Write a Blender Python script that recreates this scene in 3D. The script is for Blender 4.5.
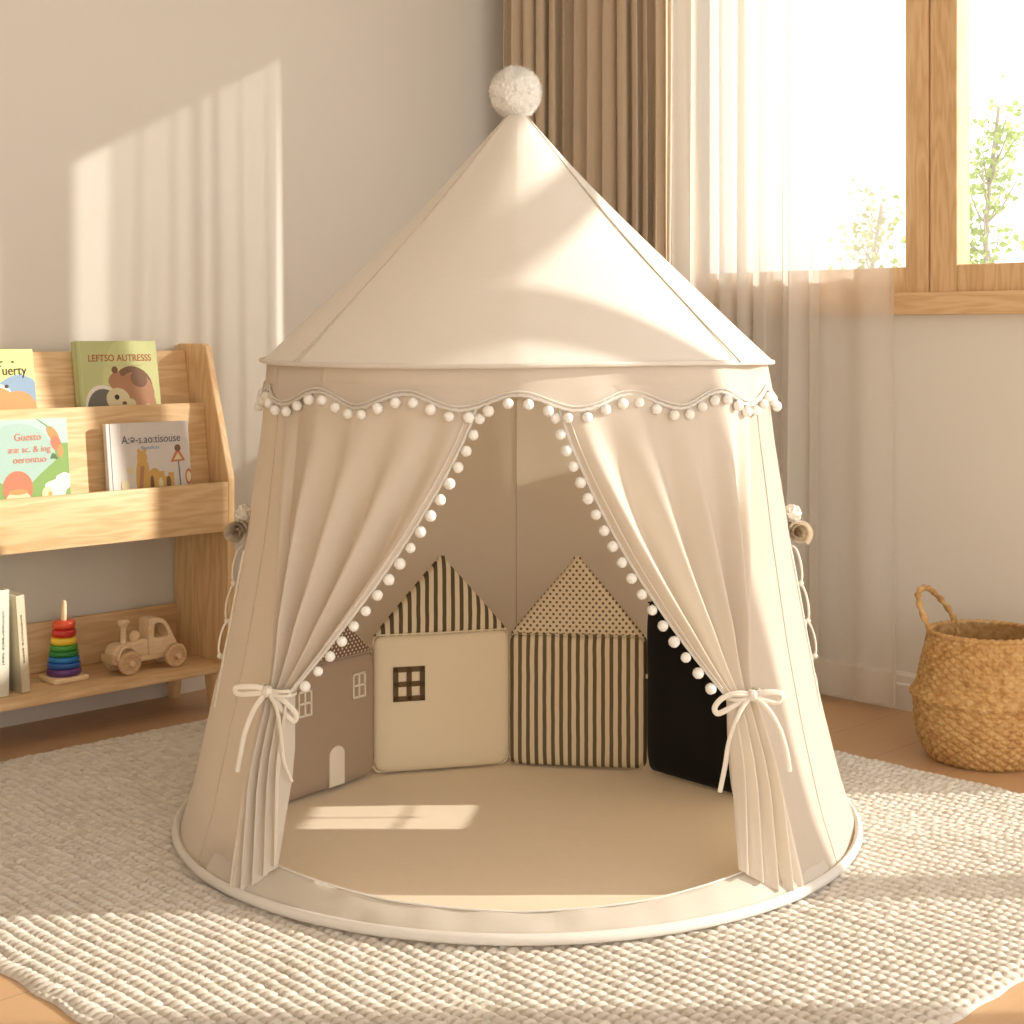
import bpy, math, random
import numpy as np
from mathutils import Vector, Matrix, noise

# ------------------------------------------------------------------ clear
for o in list(bpy.data.objects): bpy.data.objects.remove(o)
S = bpy.context.scene
COL = S.collection
PI = math.pi
rnd = random.Random(7)

# ------------------------------------------------------------------ camera
H = 0.867
cam_d = bpy.data.cameras.new('camera'); cam = bpy.data.objects.new('camera', cam_d); COL.objects.link(cam)
cam.location = (0, 0, H); cam.rotation_euler = (PI/2, 0, 0)
cam_d.sensor_width = 36; cam_d.lens = 36*1550/1024
cam_d.shift_y = -(512-332)/1024
cam_d.clip_start = .05
S.camera = cam
# ------------------------------------------------------------------ world, sun, exposure
W = bpy.data.worlds.new('world'); S.world = W; W.use_nodes = True
bg = W.node_tree.nodes['Background']
bg.inputs['Color'].default_value = (1.0, .985, .95, 1); bg.inputs['Strength'].default_value = 1.75
sun_d = bpy.data.lights.new('sun', 'SUN'); sun = bpy.data.objects.new('sun', sun_d); COL.objects.link(sun)
sun_d.energy = 4.4; sun_d.color = (1.0, .93, .81); sun_d.angle = math.radians(.8)
sun.location = (4, 3, 3)
sun.rotation_euler = Vector((-1, -.03, -.39)).to_track_quat('-Z', 'Y').to_euler()
S.view_settings.view_transform = 'Standard'; S.view_settings.look = 'None'
S.view_settings.gamma = 1; S.view_settings.use_curve_mapping = False
S.view_settings.exposure = 0.32

# ------------------------------------------------------------------ room frame: x toward the corner along the left wall, y toward the left wall
CX, CY = -.019, 4.50
RZ = math.atan2(.7022, .7119)
RM = Matrix.Translation((CX, CY, 0)) @ Matrix.Rotation(RZ, 4, 'Z')
def R(p, q, z=0): return RM @ Vector((-p, -q, z))

# ------------------------------------------------------------------ helpers
class G:
    def __init__(s): s.v = []; s.f = []; s.m = []
    def add(s, vs, fs, mi=0):
        b = len(s.v); s.v += [tuple(v) for v in vs]; s.f += [tuple(i+b for i in f) for f in fs]; s.m += [mi]*len(fs); return s
    def box(s, x0, x1, y0, y1, z0, z1, mi=0, bev=0.0):
        if bev <= 0:
            v = [(x, y, z) for z in (z0, z1) for y in (y0, y1) for x in (x0, x1)]
            f = [(0,2,3,1),(4,5,7,6),(0,1,5,4),(2,6,7,3),(0,4,6,2),(1,3,7,5)]
            return s.add(v, f, mi)
        import bmesh
        bm = bmesh.new(); bmesh.ops.create_cube(bm, size=1)
        for v in bm.verts:
            v.co = Vector((x0+(v.co.x+.5)*(x1-x0), y0+(v.co.y+.5)*(y1-y0), z0+(v.co.z+.5)*(z1-z0)))
        bmesh.ops.bevel(bm, geom=bm.edges[:], offset=bev, segments=2, affect='EDGES', profile=.5)
        bm.verts.ensure_lookup_table()
        s.add([v.co for v in bm.verts], [[v.index for v in f.verts] for f in bm.faces], mi); bm.free(); return s
    def grid(s, P, closed_u=False, closed_v=False, mi=0, skip=None):
        nu, nv = len(P), len(P[0]); vs = [p for r in P for p in r]; fs = []
        for i in range(nu if closed_u else nu-1):
            for j in range(nv if closed_v else nv-1):
                if skip and skip(i, j): continue
                a, b = i, (i+1) % nu; c, d = j, (j+1) % nv
                fs.append((a*nv+c, b*nv+c, b*nv+d, a*nv+d))
        return s.add(vs, fs, mi)
    def lathe(s, prof, n=32, c=(0,0,0), mi=0, cap=True):
        P = [[(c[0]+r*math.cos(2*PI*i/n), c[1]+r*math.sin(2*PI*i/n), c[2]+z) for (r, z) in prof] for i in range(n)]
        s.grid(P, closed_u=True, mi=mi)
        return s
    def tube(s, pts, rad, n=8, closed=False, mi=0, flat=1.0, twist=None, up=None, cap=True):
        pts = [Vector(p) for p in pts]; m = len(pts)
        rf = rad if callable(rad) else (lambda t: rad)
        ring = []; nrm = None
        for i in range(m):
            if closed: t = pts[(i+1) % m]-pts[i-1]
            else: t = pts[min(i+1, m-1)]-pts[max(i-1, 0)]
            t.normalize()
            if nrm is None:
                a = Vector(up) if up else (Vector((0,0,1)) if abs(t.z) < .9 else Vector((1,0,0)))
                nrm = (a - t*a.dot(t)).normalized()
            else:
                nrm = nrm - t*nrm.dot(t)
                nrm = nrm.normalized() if nrm.length > 1e-6 else t.orthogonal().normalized()
            bi = t.cross(nrm)
            r = rf(i/(m-1))
            row = []
            for k in range(n):
                a = 2*PI*k/n
                rr = r*(twist(i/(m-1), a) if twist else 1)
                row.append(pts[i] + nrm*(rr*math.cos(a)) + bi*(rr*flat*math.sin(a)))
            ring.append(row)
        s.grid(ring, closed_u=closed, closed_v=True, mi=mi)
        if not closed and cap:
            b = len(s.v)-m*n
            s.f.append(tuple(b+k for k in range(n))[::-1]); s.m.append(mi)
            s.f.append(tuple(b+(m-1)*n+k for k in range(n))); s.m.append(mi)
        return s
    def prism(s, poly, y0, y1, mi=0):      # polygon in x,z extruded along y
        n = len(poly)
        v = [(x, y0, z) for x, z in poly]+[(x, y1, z) for x, z in poly]
        f = [tuple(range(n)), tuple(range(n, 2*n))[::-1]]+[(i, i+n, (i+1) % n+n, (i+1) % n) for i in range(n)]
        return s.add(v, f, mi)
    def ball(s, c, r, n=10, mi=0, jit=0, rg=None):
        P = []
        for i in range(n*2):
            row = []
            for j in range(n+1):
                ph = PI*j/n; th = PI*i/n
                d = Vector((math.sin(ph)*math.cos(th), math.sin(ph)*math.sin(th), math.cos(ph)))
                k = 1+jit*noise.noise(d*5+Vector(c)*40)
                row.append(Vector(c)+d*r*k)
            P.append(row)
        return s.grid(P, closed_u=True, mi=mi)
    def build(s, name, mats, parent=None, smooth=True, loc=None, rot=None, M=None, angle=40):
        me = bpy.data.meshes.new(name)
        vs = [M @ Vector(v) for v in s.v] if M else s.v
        me.from_pydata([tuple(v) for v in vs], [], s.f)
        for m in (mats if isinstance(mats, (list, tuple)) else [mats]): me.materials.append(m)
        me.polygons.foreach_set('material_index', s.m)
        import bmesh
        bm = bmesh.new(); bm.from_mesh(me)
        bmesh.ops.remove_doubles(bm, verts=bm.verts, dist=1e-6)
        bmesh.ops.recalc_face_normals(bm, faces=bm.faces)
        bm.to_mesh(me); bm.free()
        if smooth:
            me.polygons.foreach_set('use_smooth', [True]*len(me.polygons))
            try: me.set_sharp_from_angle(angle=math.radians(angle))
            except Exception: pass
        o = bpy.data.objects.new(name, me); COL.objects.link(o)
        if parent: o.parent = parent
        if loc: o.location = loc
        if rot: o.rotation_euler = rot
        return o
def tag(o, label=None, cat=None, group=None, kind=None):
    if label: o['label'] = label
    if cat: o['category'] = cat
    if group: o['group'] = group
    if kind: o['kind'] = kind
    return o
def thing(name, label, cat, loc=(0,0,0), rot=(0,0,0), group=None):
    o = bpy.data.objects.new(name, None); COL.objects.link(o); o.empty_display_size = .05
    o.location = loc; o.rotation_euler = rot
    return tag(o, label, cat, group)
def copy_tree(o, parent=None):
    c = o.copy(); COL.objects.link(c); c.parent = parent
    for ch in list(o.children): copy_tree(ch, c)
    return c
def lerp(a, b, t): return a+(b-a)*t
def interp(x, xs, ys): return float(np.interp(x, xs, ys))
def bez(P, n=24):
    P = [Vector(p) for p in P]; out = []
    for i in range(len(P)-1):
        p0 = P[max(i-1, 0)]; p1 = P[i]; p2 = P[i+1]; p3 = P[min(i+2, len(P)-1)]
        for k in range(n):
            t = k/n
            out.append(.5*((2*p1)+(p2-p0)*t+(2*p0-5*p1+4*p2-p3)*t*t+(3*p1-p0-3*p2+p3)*t**3))
    out.append(P[-1]); return out

# ------------------------------------------------------------------ materials
def srgb(r, g, b):
    f = lambda c: (c/255/12.92) if c/255 <= .04045 else ((c/255+.055)/1.055)**2.4
    return (f(r), f(g), f(b), 1)
class N:
    def __init__(s, name):
        s.m = bpy.data.materials.new(name); s.m.use_nodes = True; s.t = s.m.node_tree; s.t.nodes.clear()
        s.out = s.t.nodes.new('ShaderNodeOutputMaterial')
    def n(s, typ, **k):
        x = s.t.nodes.new(typ)
        for a, b in k.items():
            if a[0] == '_': setattr(x, a[1:], b)
            else:
                key = a.replace('__', ' ')
                x.inputs[key].default_value = b
        return x
    def l(s, a, b): s.t.links.new(a, b)
    def coord(s, scale=(1,1,1), rot=(0,0,0), src='Object'):
        c = s.n('ShaderNodeTexCoord'); mp = s.n('ShaderNodeMapping'); mp.inputs['Scale'].default_value = scale; mp.inputs['Rotation'].default_value = rot
        s.l(c.outputs[src], mp.inputs['Vector']); return mp.outputs['Vector']
    def noise(s, vec, scale, detail=4, rough=.6):
        x = s.n('ShaderNodeTexNoise', Scale=scale, Detail=detail, Roughness=rough); s.l(vec, x.inputs['Vector']); return x.outputs['Fac']
    def ramp(s, fac, stops):
        x = s.n('ShaderNodeValToRGB'); e = x.color_ramp.elements
        while len(e) < len(stops): e.new(.5)
        for i, (p, c) in enumerate(stops): e[i].position = p; e[i].color = c
        s.l(fac, x.inputs['Fac']); return x.outputs['Color']
    def math(s, op, a, b=0.0):
        x = s.n('ShaderNodeMath', _operation=op)
        for i, v in enumerate((a, b)):
            if isinstance(v, (int, float)): x.inputs[i].default_value = v
            else: s.l(v, x.inputs[i])
        return x.outputs[0]
    def bump(s, h, strength=.3, dist=.002):
        b = s.n('ShaderNodeBump', Strength=strength, Distance=dist); s.l(h, b.inputs['Height']); return b.outputs['Normal']
    def mixc(s, f, a, b):
        x = s.n('ShaderNodeMix', _data_type='RGBA')
        if isinstance(f, (int, float)): x.inputs[0].default_value = f
        else: s.l(f, x.inputs[0])
        for k, v in ((6, a), (7, b)):
            if isinstance(v, tuple): x.inputs[k].default_value = v
            else: s.l(v, x.inputs[k])
        return x.outputs[2]
    def pbr(s, color, rough=.7, normal=None, spec=.3, sheen=0):
        p = s.n('ShaderNodeBsdfPrincipled', Roughness=rough)
        p.inputs['Specular IOR Level'].default_value = spec
        if sheen: p.inputs['Sheen Weight'].default_value = sheen
        if isinstance(color, tuple): p.inputs['Base Color'].default_value = color
        else: s.l(color, p.inputs['Base Color'])
        if normal: s.l(normal, p.inputs['Normal'])
        return p.outputs[0]
    def end(s, sh): s.l(sh, s.out.inputs['Surface']); return s.m

def m_plain(name, c, rough=.6, spec=.3, bump=0, bs=200):
    k = N(name); v = k.coord(); nn = k.noise(v, bs, 3)
    col = k.mixc(nn, tuple(x*.96 for x in c[:3])+(1,), tuple(min(1, x*1.03) for x in c[:3])+(1,))
    return k.end(k.pbr(col, rough, k.bump(nn, bump, .001) if bump else None, spec))
def m_fabric(name, c, trans=.0, tint=None, bump=.25, weave=900, slub=.05, wr=None):
    k = N(name); v = k.coord()
    slub_n = k.noise(k.coord((60, 60, 900)), 1, 3)
    fine = k.noise(v, weave, 2)
    broad = k.noise(v, 6, 3)
    col = k.mixc(slub_n, tuple(x*(1-slub) for x in c[:3])+(1,), tuple(min(1, x*(1+slub)) for x in c[:3])+(1,))
    h = k.math('ADD', k.math('MULTIPLY', slub_n, .5), fine)
    h = k.math('ADD', h, k.math('MULTIPLY', broad, 6.0 if wr is None else wr))
    nm = k.bump(h, bump, .0015)
    d = k.pbr(col, .9, nm, .1, .15)
    if trans > 0:
        t = k.n('ShaderNodeBsdfTranslucent'); t.inputs['Color'].default_value = tint or c; k.l(nm, t.inputs['Normal'])
        mx = k.n('ShaderNodeMixShader', Fac=trans); k.l(d, mx.inputs[1]); k.l(t.outputs[0], mx.inputs[2]); d = mx.outputs[0]
    return k.end(d)
def m_wood(name, light, dark, axis='x', rough=.5, sc=1.0, ring=1.0):
    k = N(name)
    s = {'x': (1.6, 14, 14), 'y': (14, 1.6, 14), 'z': (14, 14, 1.6)}[axis]
    v = k.coord(tuple(a*sc for a in s))
    base = k.noise(v, 1.6, 3, .5)
    wv = k.math('FRACT', k.math('MULTIPLY', base, 7*ring))
    wv = k.math('ABSOLUTE', k.math('SUBTRACT', wv, .5))
    s2 = {'x': (8, 260, 260), 'y': (260, 8, 260), 'z': (260, 260, 8)}[axis]
    fine = k.noise(k.coord(s2), 1, 3, .6)
    f = k.math('ADD', k.math('MULTIPLY', wv, 1.15), k.math('MULTIPLY', fine, .5))
    col = k.ramp(f, [(.1, dark), (.75, light)])
    return k.end(k.pbr(col, rough, k.bump(fine, .08, .0006), .35))

M = {}
M['wall'] = m_plain('wall_paint', (.815, .775, .71, 1), .9, .1, .12, 300)
M['ceil'] = m_plain('ceiling_paint', (.84, .80, .74, 1), .95, .1)
M['trim'] = m_plain('trim_paint', (.86, .81, .75, 1), .5, .35)
PL, PD = (.84, .60, .345, 1), (.69, .435, .215, 1)
for a in 'xyz': M['pine_'+a] = m_wood('pine_'+a, PL, PD, a)
for a in 'xyz': M['oak_'+a] = m_wood('window_oak_'+a, (.78, .54, .30, 1), (.62, .39, .19, 1), a)
M['toy'] = m_wood('toy_beech', (.88, .68, .45, 1), (.79, .57, .35, 1), 'x', .55, 2.5)
M['toy_dark'] = m_wood('toy_beech_wheel', (.73, .51, .31, 1), (.60, .39, .21, 1), 'x', .55, 4)
FB = (.77, .71, .625, 1)
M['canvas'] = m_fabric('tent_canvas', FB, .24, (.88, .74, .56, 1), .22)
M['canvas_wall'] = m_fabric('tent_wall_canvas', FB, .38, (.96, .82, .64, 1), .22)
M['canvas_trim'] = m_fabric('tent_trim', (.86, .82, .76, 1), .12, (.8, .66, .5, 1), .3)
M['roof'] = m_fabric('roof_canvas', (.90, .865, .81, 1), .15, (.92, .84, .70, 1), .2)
M['seam'] = m_fabric('seam_thread', (.60, .53, .44, 1), 0, None, .2, 900, .03, 0)
M['pom'] = m_fabric('pompom_wool', (.985, .97, .93, 1), 0, (.95, .88, .8, 1), .3, 300, .03, 0)
M['tie'] = m_fabric('tie_cord', (.86, .80, .70, 1), .0, None, .4, 900, .05, 0)
M['mat'] = m_fabric('mat_cotton', (.84, .715, .545, 1), 0, None, .12, 700, .03, 5)
M['linen'] = m_fabric('curtain_linen', (.66, .53, .385, 1), .12, (.7, .5, .32, 1), .35, 700, .10, 0)
def m_sheer(name, op):
    k = N(name); v = k.coord()
    w = k.noise(k.coord((700, 700, 60)), 1, 2)
    col = k.mixc(w, (.88, .83, .76, 1), (.94, .90, .84, 1))
    d = k.n('ShaderNodeBsdfDiffuse'); k.l(col, d.inputs['Color'])
    t = k.n('ShaderNodeBsdfTranslucent'); k.l(col, t.inputs['Color'])
    m1 = k.n('ShaderNodeMixShader', Fac=.45); k.l(d.outputs[0], m1.inputs[1]); k.l(t.outputs[0], m1.inputs[2])
    tr = k.n('ShaderNodeBsdfTransparent')
    m2 = k.n('ShaderNodeMixShader', Fac=op); k.l(tr.outputs[0], m2.inputs[1]); k.l(m1.outputs[0], m2.inputs[2])
    return k.end(m2.outputs[0])
M['sheer'] = m_sheer('sheer_voile', .80); M['sheer_sun_panel'] = m_sheer('sheer_thinned_for_sun', .50)  # second sheer is made clearer so more sun lands on the left wall
def m_glass():
    k = N('window_glass'); k.coord()
    tr = k.n('ShaderNodeBsdfTransparent'); g = k.n('ShaderNodeBsdfGlossy', Roughness=.02)
    m2 = k.n('ShaderNodeMixShader', Fac=.05); k.l(tr.outputs[0], m2.inputs[1]); k.l(g.outputs[0], m2.inputs[2])
    return k.end(m2.outputs[0])
M['glass'] = m_glass()
def m_floor():
    k = N('oak_floor'); v = k.coord((1, 1, 1), (0, 0, 0))
    br = k.n('ShaderNodeTexBrick', Scale=1.0); k.l(v, br.inputs['Vector'])
    br.inputs['Color1'].default_value = (.60, .375, .20, 1); br.inputs['Color2'].default_value = (.66, .42, .235, 1)
    br.inputs['Mortar'].default_value = (.36, .21, .11, 1)
    br.inputs['Mortar Size'].default_value = .0012; br.inputs['Brick Width'].default_value = 1.35; br.inputs['Row Height'].default_value = .165
    br.offset = .37
    g = k.noise(k.coord((1.5, 22, 1)), 2.2, 5, .6)
    g2 = k.noise(k.coord((6, 190, 1)), 1, 3)
    col = k.mixc(k.math('MULTIPLY', g, .55), br.outputs['Color'], (.50, .30, .15, 1))
    col = k.mixc(k.math('MULTIPLY', g2, .22), col, (.78, .54, .33, 1))
    return k.end(k.pbr(col, .38, k.bump(g2, .06, .0008), .4))
M['floor'] = m_floor()
def m_rug():
    k = N('rug_wool'); at = k.n('ShaderNodeAttribute', _attribute_name='tint')
    fz = k.noise(k.coord(), 900, 3)
    c = k.mixc(at.outputs['Fac'], (.56, .48, .38, 1), (.84, .785, .70, 1))
    c = k.mixc(k.math('MULTIPLY', fz, .35), c, (.89, .85, .78, 1))
    return k.end(k.pbr(c, .95, k.bump(fz, .7, .002), .05, .2))
M['rug'] = m_rug()
def m_stripes(name, a, b, period, duty=.5, off=0):
    k = N(name); c = k.n('ShaderNodeTexCoord'); sp = k.n('ShaderNodeSeparateXYZ'); k.l(c.outputs['Object'], sp.inputs[0])
    wob = k.math('MULTIPLY', k.noise(k.coord(), 25, 1), .002)
    f = k.math('FRACT', k.math('ADD', k.math('DIVIDE', k.math('ADD', sp.outputs['X'], wob), period), 100+off))
    f = k.math('LESS_THAN', f, duty)
    fine = k.noise(k.coord(), 900, 2)
    return k.end(k.pbr(k.mixc(f, b, a), .95, k.bump(fine, .2, .001), .05))
def m_dots(name, bgc, dc, period, size):
    k = N(name); c = k.n('ShaderNodeTexCoord'); sp = k.n('ShaderNodeSeparateXYZ'); k.l(c.outputs['Object'], sp.inputs[0])
    zr = k.math('DIVIDE', sp.outputs['Z'], period*.6)
    row = k.math('FLOOR', zr)
    x = k.math('ADD', k.math('DIVIDE', sp.outputs['X'], period), k.math('MULTIPLY', row, .5))
    fx = k.math('SUBTRACT', k.math('FRACT', k.math('ADD', x, 100)), .5)
    fz = k.math('MULTIPLY', k.math('SUBTRACT', k.math('FRACT', k.math('ADD', zr, 100)), .5), .6)
    d = k.math('ADD', k.math('MULTIPLY', fx, fx), k.math('MULTIPLY', fz, fz))
    f = k.math('LESS_THAN', d, size*size)
    fine = k.noise(k.coord(), 900, 2)
    return k.end(k.pbr(k.mixc(f, bgc, dc), .95, k.bump(fine, .2, .001), .05))
CREAM = (.74, .63, .47, 1); OLIVE = (.150, .112, .062, 1)
M['c_cream'] = m_fabric('cushion_cream', (.80, .69, .51, 1), 0, None, .25, 700, .03, 3)
M['c_brown'] = m_fabric('cushion_taupe', (.40, .295, .215, 1), 0, None, .25, 700, .03, 3)
M['c_black'] = m_fabric('cushion_black', (.006, .005, .004, 1), 0, None, .2, 700, .03, 3)
M['c_stripe'] = m_stripes('cushion_stripes', OLIVE, CREAM, .0158, .46)
M['c_stripe_roof'] = m_stripes('cushion_roof_stripes', (.115, .085, .048, 1), CREAM, .0165, .46)
M['c_dots'] = m_dots('cushion_dots', CREAM, (.16, .11, .06, 1), .0125, .2)
M['c_dots_brown'] = m_dots('cushion_brown_dots', (.20, .125, .085, 1), (.72, .62, .5, 1), .0105, .2)
M['c_white'] = m_fabric('applique_cream', (.80, .72, .60, 1), 0, None, .3, 700, .03, 0)
M['c_frame'] = m_fabric('applique_brown', (.15, .095, .05, 1), 0, None, .3, 700, .03, 0)
M['paper'] = m_plain('book_pages', (.86, .80, .70, 1), .9)
def m_basket():
    k = N('seagrass'); v = k.coord()
    n1 = k.noise(v, 60, 4); n2 = k.noise(v, 420, 3)
    c = k.ramp(n1, [(.3, (.40, .205, .07, 1)), (.5, (.60, .36, .145, 1)), (.72, (.74, .50, .24, 1))])
    c = k.mixc(k.math('MULTIPLY', n2, .35), c, (.42, .24, .09, 1))
    return k.end(k.pbr(c, .75, k.bump(n2, .5, .001), .2))
M['basket'] = m_basket()
def col(name, rgb, rough=.55): 
    if name not in M: M[name] = m_plain(name, rgb, rough)
    return M[name]

# ================================================================== ROOM
g = G(); g.box(-4.6, .1, -5.6, .1, -.05, 0)
fl = g.build('floor', M['floor'], M=None, smooth=False); fl.matrix_world = RM; tag(fl, kind='structure')
g = G(); g.box(-4.6, .1, -5.6, .1, 2.5, 2.55)
o = g.build('ceiling', M['ceil'], smooth=False); o.matrix_world = RM; tag(o, kind='structure')
g = G(); g.box(-4.6, .1, 0, .1, 0, 2.5)
o = g.build('wall_left', M['wall'], smooth=False); o.matrix_world = RM; tag(o, kind='structure')
# right wall with a window and an unseen glazed opening added to let sun in; (y = -q)
WQ0, WQ1, WZ0, WZ1 = .66, 2.02, .906, 2.06
DQ0, DQ1, DZ1 = 2.20, 4.20, 1.96
g = G()
def wbox(q0, q1, z0, z1): g.box(0, .1, -q1, -q0, z0, z1)
wbox(0, WQ0, 0, 2.5); wbox(WQ0, WQ1, 0, WZ0); wbox(WQ0, WQ1, WZ1, 2.5); wbox(WQ1, DQ0, 0, 2.5); wbox(DQ0, DQ1, DZ1, 2.5); wbox(DQ1, 5.6, 0, 2.5)
o = g.build('wall_right', M['wall'], smooth=False); o.matrix_world = RM; tag(o, kind='structure')
def baseboard(name, along_x, a, b):
    prof = [(0, 0), (.014, 0), (.014, .058), (.010, .062), (.010, .078), (.005, .086), (0, .086)]
    g = G(); n = len(prof)
    if along_x: vs = [(t, -d, z) for t in (a, b) for d, z in prof]
    else: vs = [(-d, t, z) for t in (a, b) for d, z in prof]
    g.add(vs, [tuple(range(n)), tuple(range(n, 2*n))]+[(i, (i+1) % n, (i+1) % n+n, i+n) for i in range(n)])
    o = g.build(name, M['trim'], smooth=False); o.matrix_world = RM; tag(o, kind='structure')
g = G(); g.box(-4.7, -4.6, -5.6, .1, 0, 2.5)
o = g.build('wall_back', M['wall'], smooth=False); o.matrix_world = RM; tag(o, kind='structure')
baseboard('baseboard_left', True, -4.6, -.0)
baseboard('baseboard_right', False, -2.18, -.0)
# window: outer frame, two casements, sill
def frame_rect(g, q0, q1, z0, z1, w, x0, x1, bev=.003, wb=None):
    wb = wb or w
    g.box(x0, x1, -q0-w, -q0, z0, z1, bev=bev); g.box(x0, x1, -q1, -q1+w, z0, z1, bev=bev)
    g.box(x0, x1, -q1+w, -q0-w, z1-w, z1, bev=bev); g.box(x0, x1, -q1+w, -q0-w, z0, z0+wb, bev=bev)
win = thing('window_1', None, None, tuple(RM @ Vector((0,0,0))), (0,0,RZ)); del_keys = [k for k in win.keys()]
tag(win, kind='structure')
g = G()
g.box(-.012, .05, -WQ0-.05, -WQ0, .954, WZ1, bev=.002); g.box(-.012, .05, -WQ1, -WQ1+.05, .954, WZ1, bev=.002)
g.box(-.012, .05, -WQ1+.05, -WQ0-.05, WZ1-.05, WZ1, bev=.002)
g.box(-.012, .05, -1.379, -1.322, .954, WZ1-.05, bev=.002)
g.box(-.010, .05, -1.322, -WQ0-.05, .954, 1.016, bev=.002)
g.build('window_frame', M['oak_z'], win)
g = G(); frame_rect(g, 1.382, WQ1-.053, .955, WZ1-.053, .068, -.008, .05, .003, .063)
cs = g.build('window_sash', M['oak_z'], win, smooth=False)
g = G(); g.box(.018, .023, -WQ1+.115, -1.445, 1.012, WZ1-.115); g.build('glass_pane', M['glass'], cs, smooth=False)
g = G(); g.box(.018, .023, -1.325, -WQ0-.045, 1.010, WZ1-.045); g.build('glass_pane', M['glass'], win, smooth=False)
g = G(); g.box(-.034, .06, -WQ1-.02, -WQ0+.02, .906, .957, bev=.004); g.build('window_sill', M['oak_y'], win)
dr = thing('added_sun_door_1', None, None, tuple(RM @ Vector((0,0,0))), (0,0,RZ)); tag(dr, kind='structure')  # unseen glazed door, added so sun reaches the rug and the tent's right side
g = G(); frame_rect(g, DQ0, DQ1, .0, DZ1, .05, .0, .05, .002)
for q in (2.93, 3.56): g.box(0, .05, -q-.045, -q+.045, .05, DZ1-.05, bev=.002)
g.box(0, .05, -DQ1+.05, -DQ0-.05, 1.74, 1.80, bev=.002)
g.build('added_door_frame', M['oak_z'], dr)
g = G(); g.box(.02, .025, -DQ1+.045, -DQ0-.045, .045, DZ1-.045); g.build('glass_pane', M['glass'], dr, smooth=False)

# ================================================================== OUTSIDE
g = G(); g.box(.1, 14, -14, 8, -.25, -.05)
o = g.build('ground', m_plain('garden_soil', (.62, .58, .48, 1), .9), smooth=False); o.matrix_world = RM; tag(o, kind='structure')
def m_leaf():
    k = N('leaves'); n1 = k.noise(k.coord(), 3, 3)
    c = k.mixc(n1, (.30, .36, .15, 1), (.46, .52, .26, 1))
    d = k.pbr(c, .6, None, .2); t = k.n('ShaderNodeBsdfTranslucent'); t.inputs['Color'].default_value = (.45, .54, .24, 1)
    mx = k.n('ShaderNodeMixShader', Fac=.5); k.l(d, mx.inputs[1]); k.l(t.outputs[0], mx.inputs[2]); return k.end(mx.outputs[0])
leafm = m_leaf(); barkm = m_plain('bark', (.42, .38, .33, 1), .9)
def tree(px, Y, ytop, ybase_vis, wpx, label, seed, nclu):
    rg = random.Random(seed); X = (px-512)/1550*Y; s = Y/1550
    t = thing('garden_tree', label, 'tree', (X, Y, -.05))
    ztop = H+(332-ytop)*s+.05; g = G(); gl = G(); tips = []
    trunk = bez([(0,0,0), (.03,.02,ztop*.35), (-.04,.02,ztop*.65), (.02,0,ztop*.97)], 8)
    g.tube(trunk, lambda t: .022*(1-.8*t)+.004, 8)
    for i in range(34):
        h = ztop*rg.uniform(.34, .97); a = rg.uniform(0, 2*PI)
        k = 1-(h/ztop-.34)*.95
        L = wpx*s*(.35+.65*rg.random())*max(.22, k)
        b0 = trunk[int(h/ztop*.97*(len(trunk)-1))]
        e = Vector((b0.x+L*math.cos(a), b0.y+L*math.sin(a), h+L*.5))
        mid = b0.lerp(e, .5)+Vector((0,0,-.03))
        g.tube(bez([b0, mid, e], 5), lambda t: .006*(1-.8*t)+.0015, 5)
        tips += [b0.lerp(e, f)+Vector((rg.uniform(-.1,.1), rg.uniform(-.1,.1), rg.uniform(-.08,.1))) for f in (.4, .6, .75, .9, 1.0, 1.08)]
    for c in tips:
        for _ in range(nclu):
            p = c+Vector((rg.gauss(0,.055), rg.gauss(0,.055), rg.gauss(0,.055)))
            d = Vector((rg.gauss(0,1), rg.gauss(0,1), rg.gauss(0,.6)-.3)).normalized(); w = d.orthogonal().normalized()
            w = (Matrix.Rotation(rg.uniform(0,6.28), 3, d) @ w)
            L = rg.uniform(.030, .055); Wd = L*.42
            up = d.cross(w)*(.12*L)
            gl.add([p, p+d*L*.35+w*Wd-up*0, p+d*L, p+d*L*.35-w*Wd, p+d*L*.45-up], [(0,1,4),(1,2,4),(2,3,4),(3,0,4)])
    g.build('trunk', barkm, t); gl.build('foliage', leafm, t)
tree(995, 8.0, 95, 260, 62, 'leafy young tree outside, behind the right-hand window pane', 3, 4)
tree(878, 8.6, 195, 260, 40, 'small leafy tree outside, half hidden behind the sheer curtain', 5, 3)

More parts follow.
